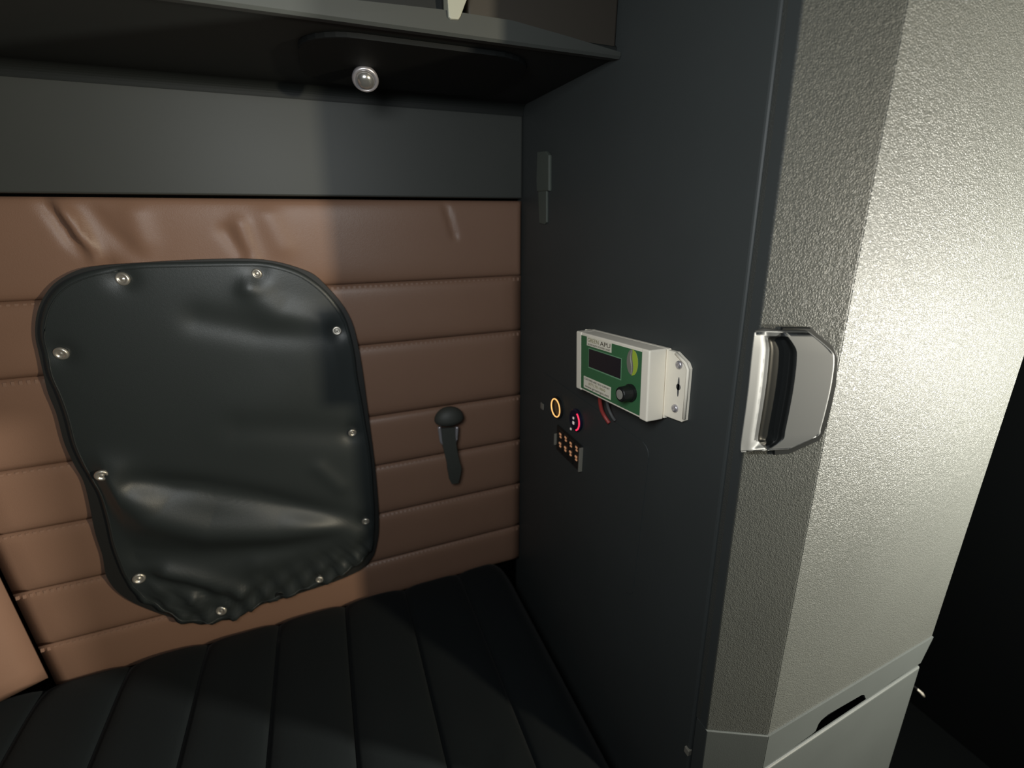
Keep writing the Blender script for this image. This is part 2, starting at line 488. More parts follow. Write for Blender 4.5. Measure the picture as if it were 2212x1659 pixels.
folds = [(pw((232, 1030), (330, 1112), (450, 1142), (600, 1146), (780, 1130)), 0.020, 0.026),
         (pw((290, 1040), (430, 1052), (560, 1075), (690, 1105), (775, 1123)), -0.012, 0.017),
         (pw((300, 1200), (450, 1200), (640, 1175), (775, 1138)), -0.010, 0.024),
         (pw((360, 1238), (460, 1258), (520, 1278)), 0.010, 0.014),
         (pw((330, 1250), (400, 1262), (490, 1296)), -0.008, 0.010),
         (pw((365, 1336), (395, 1312), (420, 1290)), 0.008, 0.007),
         (pw((560, 595), (556, 640), (600, 680), (700, 705)), 0.006, 0.020),
         (pw((430, 690), (560, 715), (715, 716)), -0.005, 0.018),
         (pw((545, 580), (535, 620)), 0.006, 0.010),
         (pw((550, 900), (650, 830), (700, 760)), 0.006, 0.050),
         (pw((520, 920), (640, 925), (755, 936)), -0.005, 0.022),
         (pw((690, 1010), (735, 1050)), 0.004, 0.012),
         (pw((560, 1215), (680, 1180), (760, 1160)), 0.006, 0.018)]
snap_w = [cx_(*p) for p in snaps_px]
bot_lo = cx_(360, 1335)
wc = thing('window_cover', 'black vinyl window cover snapped over the brown padded wall, rumpled along its lower edge', 'cover', (cen.x, 0.985, cen.z))
NR = 46
NA = len(out_w)
def cover_h(x, z, r):
    h = 0.006*(1-r**4)
    for line, amp, sig in folds: h += ridge(x, z, line, amp, sig)*min(1, (1-r)*7+0.04)
    for s in snap_w: h -= 0.006*math.exp(-((x-s.x)**2+(z-s.z)**2)/(2*0.013**2))
    if z < 0.80 and r > 0.70:      # ruffles where the lower edge is gathered
        k = min(1, (0.80-z)/0.08)*((r-0.70)/0.30)
        h += k*(0.0045*math.sin(x*150+z*40)+0.0035*math.sin(x*83-z*120+1.3)+0.0020*math.sin(x*310+z*190))
    return max(h, -0.0050)
out_ang = sorted((math.atan2(p.z-cen.z, p.x-cen.x), (p-cen).length) for p in out_w)
def cover_r(p):
    a = math.atan2(p.z-cen.z, p.x-cen.x)
    return min(0.97, (p-cen).length/min(out_ang, key=lambda q: abs(q[0]-a))[1]/0.992)
vs, fs = [(cen.x, Y_C-cover_h(cen.x, cen.z, 0), cen.z)], []
for k in range(1, NR+1):
    r = (k/NR)**0.8
    for p in out_w:
        x, z = cen.x+(p.x-cen.x)*r*0.992, cen.z+(p.z-cen.z)*r*0.992
        vs.append((x, Y_C-cover_h(x, z, r), z))
for i in range(NA): fs.append((0, 1+i, 1+(i+1) % NA))
for k in range(NR-1):
    for i in range(NA):
        a, b_ = 1+k*NA+i, 1+k*NA+(i+1) % NA
        fs.append((a, b_, b_+NA, a+NA))
base = 1+(NR-1)*NA
k = len(vs)
vs += [(vs[base+i][0], Y_C+0.006, vs[base+i][2]) for i in range(NA)]
for i in range(NA): fs.append((base+i, base+(i+1) % NA, k+(i+1) % NA, k+i))
fs.append(tuple(range(k, k+NA)))
mesh_obj('vinyl_sheet', vs, fs, M_COVER, wc, True)
# piped hem a little inside the edge
hem = [Vector((cen.x+(p.x-cen.x)*0.972, 0, cen.z+(p.z-cen.z)*0.972)) for p in out_w]
hem = [Vector((p.x, Y_C-cover_h(p.x, p.z, 0.972)-0.0005, p.z)) for p in hem]
bm_obj('hem', local(tube_bm(hem+hem[:1], 0.0010, 6), wc), M_COVER, wc, True)
# the window rim behind, peeping out along the lower left
rim_px = [(250, 571), (430, 561), (565, 561), (655, 583), (697, 610), (752, 678), (776, 760), (796, 900), (810, 1010), (818, 1110), (815, 1170), (796, 1218), (740, 1250), (640, 1284), (560, 1308), (470, 1340), (400, 1340),
          (330, 1320), (268, 1290), (232, 1250), (221, 1200), (205, 1150), (192, 1085), (180, 1040), (158, 1000), (138, 955), (122, 895), (104, 850), (94, 810), (84, 765), (76, 725), (79, 680), (95, 640), (125, 606), (178, 580)]
rw = smooth_path([on_back(*p, 0.980) for p in rim_px+rim_px[:1]], 5)[:-1]
bm_obj('window_rim', local(prism_bm([tuple(p) for p in rw], (0, 0.0105, 0), 0.003, 2), wc), M_COVER_DARK, wc)
# snaps
snap_bm = lathe_bm([(0.0098, 0.0), (0.0100, 0.0015), (0.0090, 0.0034), (0.0072, 0.0040), (0.0056, 0.0034), (0.0046, 0.0018), (0.0034, 0.0016), (0.0022, 0.0030), (0, 0.0034)], 22)
snap_me = None
inv = world_matrix(wc).inverted()
for q, s in enumerate(snap_w):
    if snap_me is None:
        o = bm_obj('snap_button', snap_bm, M_SNAP, wc, True); snap_me = o.data
    else: o = link('snap_button', snap_me, None, wc)
    rr = min(1.0, 0.93)
    o.location = inv @ Vector((s.x, Y_C-cover_h(s.x, s.z, cover_r(s))-0.0010, s.z))
    o.rotation_euler = (D2R(90+random.uniform(-10, 14)), 0, D2R(random.uniform(-14, 14)))
    f = 1.12 if s.x < -0.25 else 0.9
    o.scale = (f, f, f)
s = cx_(603, 1287)
g = bm_obj('grommet_hole', lathe_bm([(0.0085, 0), (0.0088, 0.002), (0.0075, 0.003), (0.006, 0.001), (0, 0.0005)], 18), M_BLACK, wc, True)
g['label'] = 'black empty snap hole in the lower hem'
g.location = inv @ Vector((s.x, Y_C-cover_h(s.x, s.z, cover_r(s))-0.0012, s.z))
g.rotation_euler = (D2R(90), 0, 0)

# ------------------------------------------------------------------ strap hung from a domed cap on the leather
YS = 0.968
hc = on_back(970, 905, YS)
ws = thing('pull_strap', 'short dark strap hanging from a domed cap on the brown padded wall', 'strap', (hc.x, 0.985, hc.z))
bm = bmesh.new()
bmesh.ops.create_uvsphere(bm, u_segments=32, v_segments=20, radius=1.0)
for v in bm.verts:
    z = v.co.z
    if z < 0: z *= 0.55
    w = 1.0
    v.co = Vector((hc.x+v.co.x*0.0345, 0.967+v.co.y*0.022, hc.z+0.001+z*0.030))
bm_obj('domed_cap', local(bm, ws), M_STRAP, ws, True)
yy = 0.962
pu = [on_back(949, 922, yy), on_back(951, 938, yy), on_back(955, 956, yy), on_back(969, 960, yy), on_back(983, 954, yy), on_back(986, 938, yy), on_back(987, 922, yy)]
bm_obj('metal_loop', local(tube_bm(smooth_path(pu, 5), 0.0042, 8), ws), M_STEEL, ws, True)
yy = 0.958
cl = [((954, 926), (983, 924)), ((955, 945), (984, 943)), ((957, 965), (986, 962)), ((962, 985), (989, 981)), ((966, 1003), (993, 999)), ((967, 1015), (997, 1010)), ((969, 1024), (996, 1020)), ((971, 1036), (993, 1034)), ((976, 1046), (990, 1044))]
vs, fs = [], []
for k, (l, r) in enumerate(cl):
    yk = yy - 0.004*math.sin(k/len(cl)*3.1)
    a, b_ = on_back(*l, yk), on_back(*r, yk)
    vs += [a, b_, b_+Vector((0, 0.006, 0)), a+Vector((0, 0.006, 0))]
for k in range(len(cl)-1):
    for i in range(4): fs.append((4*k+i, 4*k+(i+1) % 4, 4*k+4+(i+1) % 4, 4*k+4+i))
fs += [(0, 1, 2, 3), tuple(4*(len(cl)-1)+i for i in range(4))]
mesh_obj('strap', vs, fs, M_STRAP, ws)

# ------------------------------------------------------------------ mattress with lengthwise channels
mt = thing('mattress', 'black channelled mattress lying on the bunk in front of the brown wall', 'mattress', (-0.4, 0.6, 0.45))
edges = [-1.075, -0.93, -0.785, -0.640, -0.4950, -0.350, -0.205, -0.057, 0.090, 0.235, 0.372]
YM0, YM1 = 0.22, 0.984
def matt_drop(y):
    t = max(0, (y-(YM1-0.09))/0.09); u = max(0, ((YM0+0.09)-y)/0.09)
    return 0.018*(1-math.sqrt(max(0, 1-t*t)))+0.05*(1-math.sqrt(max(0, 1-u*u)))
for q in range(len(edges)-1):
    xa, xb = edges[q]+0.0006, edges[q+1]-0.0006
    nx, ny = 14, 46
    last = q == len(edges)-2
    vs, fs = [], []
    for j in range(ny+1):
        t = j/ny
        y = YM0+(YM1-YM0)*(0.5-0.5*math.cos(math.pi*t))
        for i in range(nx+1):
            s = i/nx
            x = xa+(xb-xa)*s
            qd = abs(2*s-1)
            h = 0.010*(1-qd**3.5)
            if last and s > 0.5: h = 0.010-0.055*max(0, (s-0.55)/0.45)**2.4
            h += 0.0022*math.sin(x*21+y*17)*math.sin(y*23+q)*(1-qd**2)
            if q >= len(edges)-3:
                h += 0.005*math.exp(-((y-0.50-(x-0.2)*0.9)/0.02)**2)*(1-qd**2)
            vs.append((x, y, MATT-0.010+h-matt_drop(y)))
    for j in range(ny):
        for i in range(nx):
            a = j*(nx+1)+i
            fs.append((a, a+1, a+nx+2, a+nx+1))
    rim = [i for i in range(nx+1)] + [j*(nx+1)+nx for j in range(1, ny+1)] + [ny*(nx+1)+i for i in range(nx-1, -1, -1)] + [j*(nx+1) for j in range(ny-1, 0, -1)]
    k = len(vs)
    vs += [(vs[r][0], vs[r][1], 0.4505) for r in rim]
    n = len(rim)
    for p in range(n): fs.append((rim[p], rim[(p+1) % n], k+(p+1) % n, k+p))
    mesh_obj('channel', vs, fs, M_MATTRESS, mt, True)

# ------------------------------------------------------------------ tall cabinet: strip, grained corner post, front, drawer
P0t, P0b = on_side(1735, 0, W), on_side(1515, 1659, W)
dF = Vector((math.sin(D2R(116.8)), math.cos(D2R(116.8)), 0))
nF = (P0b-P0t).cross(dF).normalized()
if nF.y > 0: nF = -nF
def on_facet(px, py, h=0.0): return on_plane(px, py, nF, P0t+nF*h)
P1t, P1b = on_facet(1962, 0), on_facet(1645, 1659)
dL = Vector((math.sin(D2R(88)), math.cos(D2R(88)), 0))
nL = (P1b-P1t).cross(dL).normalized()
if nL.y > 0: nL = -nL
def on_front(px, py, h=0.0): return on_plane(px, py, nL, P1t+nL*h)
P2t, P2b = on_front(2212, 770), on_front(1920, 1659)
def e0(z): return along(P0t, P0b, z)
def e1(z): return along(P1t, P1b, z)
def e2(z): return along(P2t, P2b, z)
TOP, STEP, GAP = 2.10, 0.811, 0.750
BK = Vector((0, 0.02, 0))
tc = thing('tall_cabinet', 'tall grey cabinet with a grained corner post and brightly lit front right of the bunk', 'cabinet', (0.66, 0.33, 0.0))
def part(name, bm, mat, smooth=False, parent=tc): return bm_obj(name, local(bm, tc), mat, parent, smooth)
part('side_panel', prism_bm(side_poly, (0.03, 0, 0), 0.004, 3), M_WALL)
# strip between groove and corner post
ga, gb = on_side(1701, 0, W), on_side(1501, 1640, W)
strip = [along(ga, gb, TOP), along(ga, gb, 0.0), e0(0.0), e0(TOP)]
part('edge_strip', prism_bm(strip, (0.02, 0, 0), 0.0015, 2), M_WALL)
gs = Vector((0.012, 0.012, 0))
part('groove_seal', prism_bm([along(gl_t, gl_b, TOP)+gs, along(gl_t, gl_b, 0.0)+gs, along(ga, gb, 0.0)+gs-Vector((0, 0.02, 0)), along(ga, gb, TOP)+gs-Vector((0, 0.02, 0))], (0.006, 0, 0)), M_BLACK)
cp = part('corner_post', prism_bm([e0(TOP), e0(STEP), e1(STEP), e1(TOP)], BK, 0.0012, 2), M_POST)
fp = part('front_panel', prism_bm([e1(TOP), e1(STEP), e2(STEP), e2(TOP)], BK, 0.0012, 2), M_GRAIN)
# lower band of the same moulding, standing a little proud, with the drawer's finger notch cut in its lower edge
o_f, o_l = nF*0.0022, nL*0.0022
o_m = (nF+nL)*(0.0022/(1+nF.dot(nL)))
cb = part('post_base', prism_bm([e0(STEP)+o_f, e0(0.0)+o_f, e1(0.0)+o_m, e1(STEP)+o_m], BK, 0.001, 2), M_SMOOTH)
h = 0.0022
low = [on_front(1651, 1657, h), on_front(1700, 1624, h), on_front(1754, 1586, h), on_front(1762, 1579, h), on_front(1768, 1564, h), on_front(1774, 1556, h), on_front(1789, 1543, h), on_front(1862, 1501, h), on_front(1867, 1501, h), on_front(1871, 1511, h), on_front(1930, 1470, h), on_front(1989, 1432, h)]
band = [e1(STEP)+o_m, e1(low[0].z)+o_m] + low[1:] + [e2(STEP)+o_l]
part('lower_band', prism_bm(band, BK), M_SMOOTH)
part('drawer_recess', prism_bm([e1(0.83)-nL*0.018, e1(0.0)-nL*0.018, e2(0.0)-nL*0.018-dL*0.01, e2(0.83)-nL*0.018-dL*0.01], BK), M_BLACK)
dt = [on_front(1652, 1666, 0.004), on_front(1988, 1441, 0.004)]
zb = 0.12
drawer = [dt[0]+dL*0.002, Vector((dt[0].x+0.002, along(P1t, P1b, zb).y, zb)) + nL*0.004, e2(zb)+nL*0.004, dt[1]]
part('drawer_front', prism_bm(drawer, BK*0.22, 0.0030, 3), M_SMOOTH)
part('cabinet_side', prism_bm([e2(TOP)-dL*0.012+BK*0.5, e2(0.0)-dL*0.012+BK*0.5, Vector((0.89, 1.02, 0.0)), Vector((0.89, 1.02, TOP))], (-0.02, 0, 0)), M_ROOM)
clip = on_side(1486, 1622, W)
part('clip', box_bm(W-0.003, W+0.004, clip.y-0.004, clip.y+0.005, clip.z-0.006, clip.z+0.006, 0.001), M_GREYP)

# finger latch on the corner post
NT, NS = 44, 40
left_px = [(1628, 716), (1624, 745), (1620, 780), (1615, 830), (1609, 880), (1602, 930), (1598, 960), (1598, 978)]
right_px = [(1748, 716), (1796, 756), (1804, 778), (1798, 830), (1787, 880), (1775, 925), (1766, 944), (1702, 972)]
lpth, rpth = smooth_path([Vector((*p, 0)) for p in left_px], 8), smooth_path([Vector((*p, 0)) for p in right_px], 8)
def latch_h(s, t):
    """height above the post; s runs from the lip (0) to the flat plate (1), t from top to bottom"""
    lip, plate, floor = 0.026, 0.013, 0.0035
    def full(s):
        if s < 0.13: return lip+0.0035*(0.13-s)/0.13
        if s < 0.54:
            q = (s-0.13)/0.41
            if q < 0.30: return floor+0.002+(lip-floor-0.002)*(0.5+0.5*math.cos(math.pi*q/0.30))
            if q < 0.82: return floor+0.002*math.cos(math.pi*(q-0.30)/1.04)**2
            return floor+(plate-floor)*math.sin(math.pi/2*(q-0.82)/0.18)
        return plate-0.002*(s-0.54)/0.46
    a = full(s)
    if 0.13 <= s < 0.54:      # end walls close the scoop, the lower one as a long ramp
        q = (s-0.13)/0.41
        flat = lip*(1-q)+plate*q
        e = max(0.0, min(1.0, t/0.09, (1-t)/(0.10+0.16*(1-q))))
        e = e*e*(3-2*e)
        a = a*e+flat*(1-e)
    return a
lt = thing('door_latch', 'satin grey finger latch standing proud on the grained corner post', 'latch', tuple(on_facet(1700, 850)))
vs, fs = [], []
for j in range(NT+1):
    t = j/NT
    l, r = lpth[round(t*(len(lpth)-1))], rpth[round(t*(len(rpth)-1))]
    for i in range(NS+1):
        s = i/NS
        p = l.lerp(r, s)
        vs.append(on_facet(p.x, p.y, latch_h(s, t)))
for j in range(NT):
    for i in range(NS):
        a = j*(NS+1)+i
        fs.append((a, a+1, a+NS+2, a+NS+1))
rim = [i for i in range(NS+1)] + [j*(NS+1)+NS for j in range(1, NT+1)] + [NT*(NS+1)+i for i in range(NS-1, -1, -1)] + [j*(NS+1) for j in range(NT-1, 0, -1)]
k = len(vs)
for r in rim:
    p = vs[r]
    d = (p-P0t).dot(nF)
    vs.append(p-nF*(d-0.0006)+dF*0.022*max(0.0, 1-(r % (NS+1))/NS/0.55))
n = len(rim)
for q in range(n): fs.append((rim[q], rim[(q+1) % n], k+(q+1) % n, k+q))
fs.append(tuple(range(k, k+n)))
def in_scoop_shade(f):
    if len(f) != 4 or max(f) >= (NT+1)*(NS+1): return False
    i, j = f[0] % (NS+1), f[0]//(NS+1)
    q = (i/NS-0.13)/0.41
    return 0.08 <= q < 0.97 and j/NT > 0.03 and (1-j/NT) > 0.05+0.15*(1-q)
shade_faces = [f for f in fs if in_scoop_shade(f)]
used = sorted({i for f in shade_faces for i in f}); remap = {v: i for i, v in enumerate(used)}
fc = mesh_obj('scoop_shade', [vs[i] for i in used], [tuple(remap[i] for i in f) for f in shade_faces], M_BLACK, lt, True)  # scoop faces split off and coloured black to stand for the shade inside
fc['label'] = 'concave finger scoop with its shade painted black'
fs = [f for f in fs if not in_scoop_shade(f)]
hd = mesh_obj('pull_body', vs, fs, M_HANDLE, lt, False)
bmh = bmesh.new(); bmh.from_mesh(hd.data)
es = [e for e in bmh.edges if len(e.link_faces) == 2 and e.calc_face_angle(0) > D2R(50)]
bmesh.ops.bevel(bmh, geom=es, offset=0.0016, segments=2, profile=0.5, affect='EDGES')
bmh.to_mesh(hd.data); bmh.free()
for p in hd.data.polygons: p.use_smooth = p.area < 3e-5
# shadow in the gap round the plate, built as a black strip
gk = [(1690, 707), (1752, 708), (1802, 750), (1812, 776), (1806, 832), (1795, 884), (1782, 930), (1772, 952), (1706, 981), (1672, 984), (1672, 900), (1682, 790), (1690, 712)]
part_g = [on_facet(*p, 0.004) for p in gk]
bm_obj('gap_shadow', local(prism_bm(part_g, -nF*0.0038, 0.001, 1), lt), M_BLACK, lt)

# ------------------------------------------------------------------ control box on the dark side wall
A = D2R(5.2)
u_, v_, w_ = Vector((0, -math.cos(A), math.sin(A))), Vector((0, math.sin(A), math.cos(A))), Vector((-1, 0, 0))
R = Matrix((u_, v_, w_)).transposed()
BC = Vector((W-0.0003, 0.5705, 1.5-0.2290))
HL, HH, DP = 0.0980, 0.0495, 0.0355
cbx = thing('control_box', 'beige control box with green face, dark display and black knob on the side wall', 'controller', BC, rot=R)
Rinv = R.transposed()
def face_uv(px, py, w=DP):
    p = Rinv @ (on_side(px, py, BC.x-w)-BC)
    return p.x, p.y
def lp_(name, bm, mat, smooth=False, parent=None): return bm_obj(name, bm, mat, parent or cbx, smooth)
lp_('back_shell', box_bm(-HL, HL, -HH, HH, 0.0, 0.0068, 0.0012), M_BEIGE)
lp_('lid', box_bm(-HL+0.012, HL-0.012, -HH, HH, 0.0068, DP-0.0006, 0.0016), M_BEIGE)
lp_('end_cap', box_bm(HL-0.0172, HL, -HH-0.0012, HH+0.0004, 0.0075, DP+0.0006, 0.0024, 3), M_BEIGE)
lp_('end_cap', box_bm(-HL, -HL+0.0172, -HH-0.0012, HH+0.0004, 0.0075, DP+0.0006, 0.0024, 3), M_BEIGE)
# mounting flange with chamfered corners, rim, slotted keyhole and two screws at each end
def flange(sg):
    pts = [(HL-0.004, -0.046), (HL+0.034, -0.044), (HL+0.039, -0.040), (HL+0.0405, 0.030), (HL+0.036, 0.037), (HL+0.016, 0.0475), (HL-0.004, 0.0475)]
    f = lp_('flange', prism_bm([(sg*x, y, 0.0062) for x, y in pts], (0, 0, -0.0060), 0.0012, 2), M_BEIGE)
    rim_pts = [(HL+0.0385, -0.038), (HL+0.0398, 0.029), (HL+0.0352, 0.0358), (HL+0.016, 0.0462)]
    lp_('flange_rim', tube_bm([(sg*x, y, 0.0066) for x, y in rim_pts], 0.0022, 8), M_BEIGE, True, f)
    return f
f1 = flange(1); flange(-1)
scr_bm = lathe_bm([(0.0052, 0.0), (0.0056, 0.0016), (0.0050, 0.0034), (0.0030, 0.0044), (0.0012, 0.0040), (0, 0.0036)], 20)
sme = None
for px, py in ((1467, 788), (1458, 882)):
    u, v = face_uv(px, py, 0.0075)
    if sme is None: o = lp_('screw', scr_bm, M_STEEL, True, f1); sme = o.data
    else: o = link('screw', sme, None, f1)
    o.location = (u, v, 0.0060)
u, v = face_uv(1465, 836, 0.0065)
bm = bmesh.new()
for (du, dv, hw, hh) in ((0, 0, 0.0042, 0.0042), (0, 0, 0.0018, 0.0135)):
    ring = [(u+du+hw*math.cos(2*math.pi*i/20), v+dv+hh*math.sin(2*math.pi*i/20), 0.00645) for i in range(20)]
    sub = prism_bm(ring, (0, 0, -0.0015))
    me = bpy.data.meshes.new('t'); sub.to_mesh(me); sub.free(); bm.from_mesh(me); bpy.data.meshes.remove(me)
lp_('keyhole', bm, M_GREY_WIRE, False, f1)
# green face
tl, tr, br, bl_ = face_uv(1262.5, 721), face_uv(1387, 754), face_uv(1380, 906), face_uv(1260.5, 841)
gu0, gu1 = -HL+0.0165, HL-0.0165
gf = lp_('face_plate', box_bm(gu0, gu1, -HH+0.0035, HH-0.0045, DP-0.001, DP+0.0003), M_PCB)
FZ = DP+0.0003
def flat(name, u0, u1, v0, v1, mat, th=0.0003, z=FZ, parent=gf):
    return lp_(name, box_bm(u0, u1, v0, v1, z, z+th), mat, False, parent)
def uvrect(a, b, c, d):
    q = [face_uv(*p, FZ) for p in (a, b, c, d)]
    return (q[0][0]+q[3][0])/2, (q[1][0]+q[2][0])/2, (q[2][1]+q[3][1])/2, (q[0][1]+q[1][1])/2
# upper label
a0, a1, b0, b1 = uvrect((1268, 727), (1321, 741), (1321, 762), (1268, 746))
flat('upper_label', a0, a1, b0, b1, M_LABEL)
hgt = b1-b0; wid = a1-a0
def letters(body, cu, cv, size, width, mat):
    bm = text_bm(body, size, 0.0001, width=width)
    return lp_('lettering', shift(bm, (cu, cv, FZ+0.0004)), mat, False, gf)
letters('GREEN', a0+wid*0.27, b0+hgt*0.64, hgt*0.62, wid*0.46, M_INK_PALE)
letters('APU', a0+wid*0.76, b0+hgt*0.62, hgt*0.66, wid*0.40, M_INK)
letters('AUXILIARY POWER UNIT', a0+wid*0.50, b0+hgt*0.18, hgt*0.26, wid*0.92, M_INK)
# lower label
c0, c1, d0, d1 = uvrect((1261.5, 812), (1320, 836), (1319, 864), (1261, 836))
flat('lower_label', c0, c1, d0, d1, M_LABEL)
hgt = d1-d0; wid = c1-c0; cm = (c0+c1)/2
letters('CUSTOMER AND TECH SUPPORT', cm, d0+hgt*0.79, hgt*0.22, wid*0.93, M_INK)
letters('(877) 701-9800', cm, d0+hgt*0.50, hgt*0.30, wid*0.62, M_INK_PALE)
letters('www.greenapu.net', cm, d0+hgt*0.20, hgt*0.28, wid*0.88, M_INK)
# display
e0_, e1_, f0, f1_ = uvrect((1273, 753), (1342, 776), (1340.5, 818), (1272, 792))
flat('display_frame', e0_-0.0018, e1_+0.0014, f0-0.0022, f1_+0.0014, M_PCB_EDGE, 0.0002)
flat('display', e0_, e1_, f0, f1_, M_SCREEN, 0.0006)
# round emblem: grey crescent left, lime leaf right
eu, ev = face_uv(1366, 783, FZ)
re_u, re_v = 0.0130, 0.0190
def lens(name, fa, fb, mat, z):
    pts = []
    n = 16
    for i in range(n+1):
        t = -1+2*i/n
        pts.append((eu+fa(t)*re_u, ev+t*re_v, z))
    for i in range(n, -1, -1):
        t = -1+2*i/n
        pts.append((eu+fb(t)*re_u-1e-5, ev+t*re_v, z))
    bm = prism_bm(pts, (0, 0, -0.0004))
    lp_(name, bm, mat, False, gf)
circ = lambda t: math.sqrt(max(0, 1-t*t))
mid = lambda t: -0.10*math.sin(t*math.pi)*1.4*circ(t)-0.05
lens('emblem', lambda t: mid(t)+0.16*circ(t)+0.02, circ, M_LIME, FZ+0.0005)
lens('emblem', lambda t: -circ(t), lambda t: circ(t)*1.02, M_GREYP, FZ+0.0003)
lp_('emblem_streak', tube_bm([(eu+(mid(-0.9+1.8*i/14)-0.16*circ(-0.9+1.8*i/14))*re_u, ev+(-0.9+1.8*i/14)*re_v, FZ+0.0004) for i in range(15)], 0.0009, 6), M_CAP, False, gf)
# knob
kp = face_uv(1340, 852, FZ+0.019)
ku, kv = kp
kn = lp_('knob', lathe_bm([(0.0, 0.0), (0.0125, 0.0), (0.0130, 0.004), (0.0115, 0.0045), (0.0108, 0.0185), (0.0100, 0.0200), (0.0074, 0.0203), (0.0, 0.0200)], 28), M_BLACK, False)
kn.location = (ku, kv, FZ)
kc = lp_('knob_cap', lathe_bm([(0.0073, 0.0200), (0.0070, 0.0209), (0.0, 0.0212)], 24), M_CAP, False, kn)
# cables leaving below
def wire(name, pts, r, mat):
    bm = tube_bm(smooth_path([Rinv @ (on_side(x, y, d)-BC) for x, y, d in pts], 6), r, 8)
    return lp_(name, bm, mat, True)
wr = wire('wire', [(1297, 846, W-0.022), (1296, 864, W-0.018), (1299, 884, W-0.013), (1306, 899, W-0.008), (1316, 914, W-0.0042)], 0.0034, M_RED)
wr['label'] = 'red wire bending from under the box'
wire('wire', [(1308, 850, W-0.022), (1311, 868, W-0.016), (1315, 884, W-0.012), (1322, 899, W-0.008), (1328, 908, W-0.0035)], 0.0026, M_GREY_WIRE)

# ------------------------------------------------------------------ fittings on the side wall
def yz(px, py, x=W): p = on_side(px, py, x); return p.y, p.z
def side_disc(profile, n, mat, py_, pz_, parent, name, smooth=True):
    bm = lathe_bm(profile, n)
    for v in bm.verts: v.co = Vector((W-v.co.z, py_+v.co.x, pz_+v.co.y))
    return bm_obj(name, local(bm, parent), mat, parent, smooth)
# access plate around the sockets
pa = [on_side(1160, 795, W-0.003), on_side(1166, 1070, W-0.003), on_side(1382, 1296, W-0.003), on_side(1382, 953, W-0.003)]
ap = thing('socket_plate', 'thin dark plate around the sockets and switches on the side wall', 'plate', (W, pa[0].y-0.1, pa[1].z))
ys = [p.y for p in pa]; zs = [p.z for p in pa]
yhi, ylo = (pa[0].y+pa[1].y)/2, (pa[2].y+pa[3].y)/2
zhi, zlo = (pa[0].z+pa[3].z)/2, (pa[1].z+pa[2].z)/2
pts = [(W-0.0012, y, z) for y, z in rrect((yhi+ylo)/2, (zhi+zlo)/2, (yhi-ylo)/2, (zhi-zlo)/2, 0.02)]
bm_obj('plate', local(prism_bm(pts, (0.0011, 0, 0), 0.0009, 2), ap), M_WALL, ap)
y_, z_ = yz(1174, 877)
bm_obj('indicator', local(box_bm(W-0.0045, W-0.002, y_-0.007, y_+0.007, z_-0.007, z_+0.007, 0.001), ap), M_GREYP, ap)
PX = 0.0013
# ring socket
y_, z_ = yz(1200, 881, W-0.007)
so = thing('round_socket', 'round socket with a glowing orange ring on the side wall', 'socket', (W-PX, y_, z_))
side_disc([(0.0, PX), (0.0235, PX), (0.0240, PX+0.004), (0.0205, PX+0.0055), (0.0200, PX+0.001), (0.0, PX+0.001)], 40, M_BLACK, y_, z_, so, 'bezel', False)
rg = []
bm = tube_bm([(W-PX-0.0058, y_+0.0192*math.cos(2*math.pi*i/48), z_+0.0192*math.sin(2*math.pi*i/48)) for i in range(49)], 0.0010, 8)
bm_obj('light_ring', local(bm, so), M_ORANGE, so, True)
# red arc socket
y_, z_ = yz(1240.5, 908, W-0.0075)
so = thing('charger_socket', 'round blue-black charger socket with a glowing red arc on the side wall', 'socket', (W-PX, y_, z_))
side_disc([(0.0, PX), (0.0225, PX), (0.0230, PX+0.004), (0.0200, PX+0.006), (0.0, PX+0.0055)], 40, M_BLUEBLACK, y_, z_, so, 'bezel', False)
arc = []
for i in range(25):
    a = D2R(62+ (298-62)*i/24)   # the side towards the cabinet front
    a = D2R(118+(243-118)*i/24)
    arc.append((W-PX-0.0062, y_+0.0192*math.cos(a), z_+0.0192*math.sin(a)))
bm_obj('light_arc', local(tube_bm(arc, 0.0015, 8), so), M_REDLIT, so, True)
for px, py in ((1238.5, 903), (1238.5, 913.5), (1233, 926.5)):
    c = on_side(px, py, W-PX-0.006)
    r_ = 0.0030 if py > 905 and py < 920 else 0.0022
    o = bm_obj('contact', local(shift(box_bm(-0.0008, 0.0008, -r_, r_, -r_, r_, 0.0007), c), so), M_WHITE, so)
# bank of four lit rocker switches
y0, z0 = yz(1203, 949, W-PX-0.004); y1, z1 = yz(1251, 987, W-PX-0.004)
zc = (z0+z1)/2; 
sw = thing('switch_bank', 'row of four small rocker switches with orange lit legends below the sockets', 'switch panel', (W-PX, (y0+y1)/2, zc))
ya, yb = max(y0, y1), min(y0, y1)
hz = 0.026
bm_obj('switch_frame', local(box_bm(W-PX-0.003, W-PX, yb-0.004, ya+0.004, zc-hz-0.003, zc+hz+0.003, 0.001), sw), M_BLACK, sw)
for yy_, nm in ((yb-0.006, 'end_bar'), (ya+0.005, 'end_bar')):
    bm_obj(nm, local(box_bm(W-PX-0.008, W-PX, yy_-0.002, yy_+0.002, zc-hz*(1.0 if yy_ < 0.75 else 0.7), zc+hz*(1.0 if yy_ < 0.75 else 0.3), 0.001), sw), M_GREYP, sw)
leg = [((1209.3, 939.8), (1210.3, 961.5)), ((1220.4, 947), (1221.9, 970.9)), ((1231.3, 959), (1233, 980.3)), ((1243.6, 968), (1245.3, 991))]
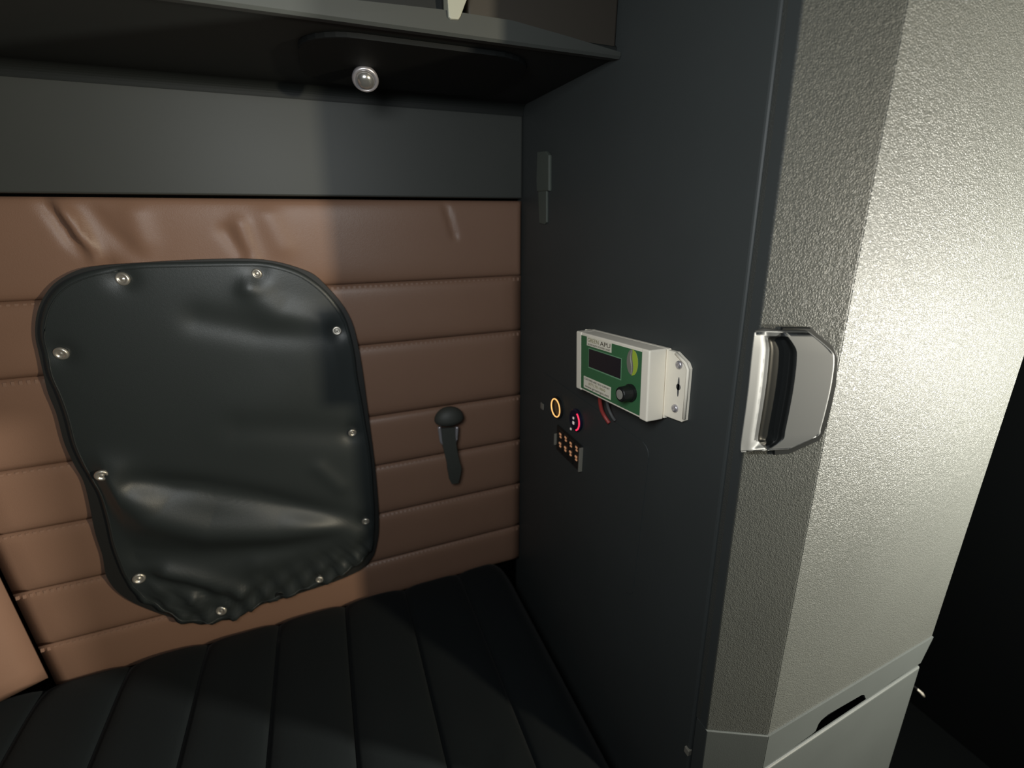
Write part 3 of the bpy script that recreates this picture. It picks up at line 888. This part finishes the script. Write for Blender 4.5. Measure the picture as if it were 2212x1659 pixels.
for k, pr in enumerate(leg):
    xs_ = W-PX-0.0065
    cs = [on_side(*p, xs_) for p in pr]
    cy = (cs[0].y+cs[1].y)/2
    bmw = bmesh.new()
    vsw = [(W-PX-0.003, cy-0.0098, zc-hz), (W-PX-0.003, cy+0.0098, zc-hz), (W-PX-0.0065, cy+0.0098, zc-hz+0.002), (W-PX-0.0065, cy-0.0098, zc-hz+0.002),
           (W-PX-0.0055, cy+0.0098, zc), (W-PX-0.0055, cy-0.0098, zc), (W-PX-0.0065, cy+0.0098, zc+hz-0.002), (W-PX-0.0065, cy-0.0098, zc+hz-0.002), (W-PX-0.003, cy+0.0098, zc+hz), (W-PX-0.003, cy-0.0098, zc+hz)]
    s_ = mesh_obj('rocker', vsw, [(0, 1, 2, 3), (3, 2, 4, 5), (5, 4, 6, 7), (7, 6, 8, 9), (9, 8, 1, 0), (0, 3, 5, 7, 9), (1, 8, 6, 4, 2)], M_BLACK, sw)
    for c in cs:
        bm = bmesh.new()
        for (dy, dz, a, b_) in ((0.0, 0.003, 0.0034, 0.0019), (-0.0015, -0.003, 0.0028, 0.0016)):
            sub = box_bm(-0.0006, 0.0006, dy-a, dy+a, dz-b_, dz+b_)
            me = bpy.data.meshes.new('t'); sub.to_mesh(me); sub.free(); bm.from_mesh(me); bpy.data.meshes.remove(me)
        bm_obj('legend', local(shift(bm, (xs_, cy, c.z)), sw), M_LEGEND, s_)
# dark grey strap end hanging beside the corner
hs = thing('hanging_strap', 'dull grey green strap end on the side wall near the back corner', 'strap', tuple(on_side(1170, 330, W)))
xs_ = W-0.006
q = [on_side(1160, 328, xs_), on_side(1178, 326, xs_), on_side(1185, 335, xs_), on_side(1185, 412, xs_), on_side(1159, 414, xs_), on_side(1158, 390, xs_)]
bm_obj('strap_loop', local(prism_bm(q, (0.0058, 0, 0), 0.002, 2), hs), M_STRAPG, hs)
xs_ = W-0.004
q = [on_side(1162, 412, xs_), on_side(1180, 412, xs_), on_side(1180, 480, xs_), on_side(1175, 485, xs_), on_side(1164, 482, xs_)]
bm_obj('strap_end', local(prism_bm(q, (0.0038, 0, 0), 0.0015, 2), hs), M_STRAPG, hs)

# ------------------------------------------------------------------ cable with a pale plug behind the cabinet
cbp = thing('cable', 'thin dark cable with a pale plug tip sticking out behind the lit cabinet', 'cable', (0.93, 0.40, 0.0))
Yc = 0.42
pts = [on_back(1940, 1470, Yc), on_back(1960, 1474, Yc), on_back(1976, 1484, Yc), on_back(1983, 1490, Yc)]
tip = [on_back(1981, 1488, Yc), on_back(1986, 1493, Yc), on_back(1991, 1498, Yc), on_back(1995, 1504, Yc)]
bm_obj('plug', local(tube_bm(tip, [0.0022, 0.0030, 0.0042, 0.0036], 10), cbp), M_TIP, cbp, True)
pts2 = [Vector((0.905, 0.44, 0.004)), Vector((0.915, 0.43, 0.2)), pts[0], pts[1], pts[2], pts[3]]
bm_obj('cord', local(tube_bm(smooth_path(pts2, 6), 0.0022, 8), cbp), M_CABLE, cbp, True)
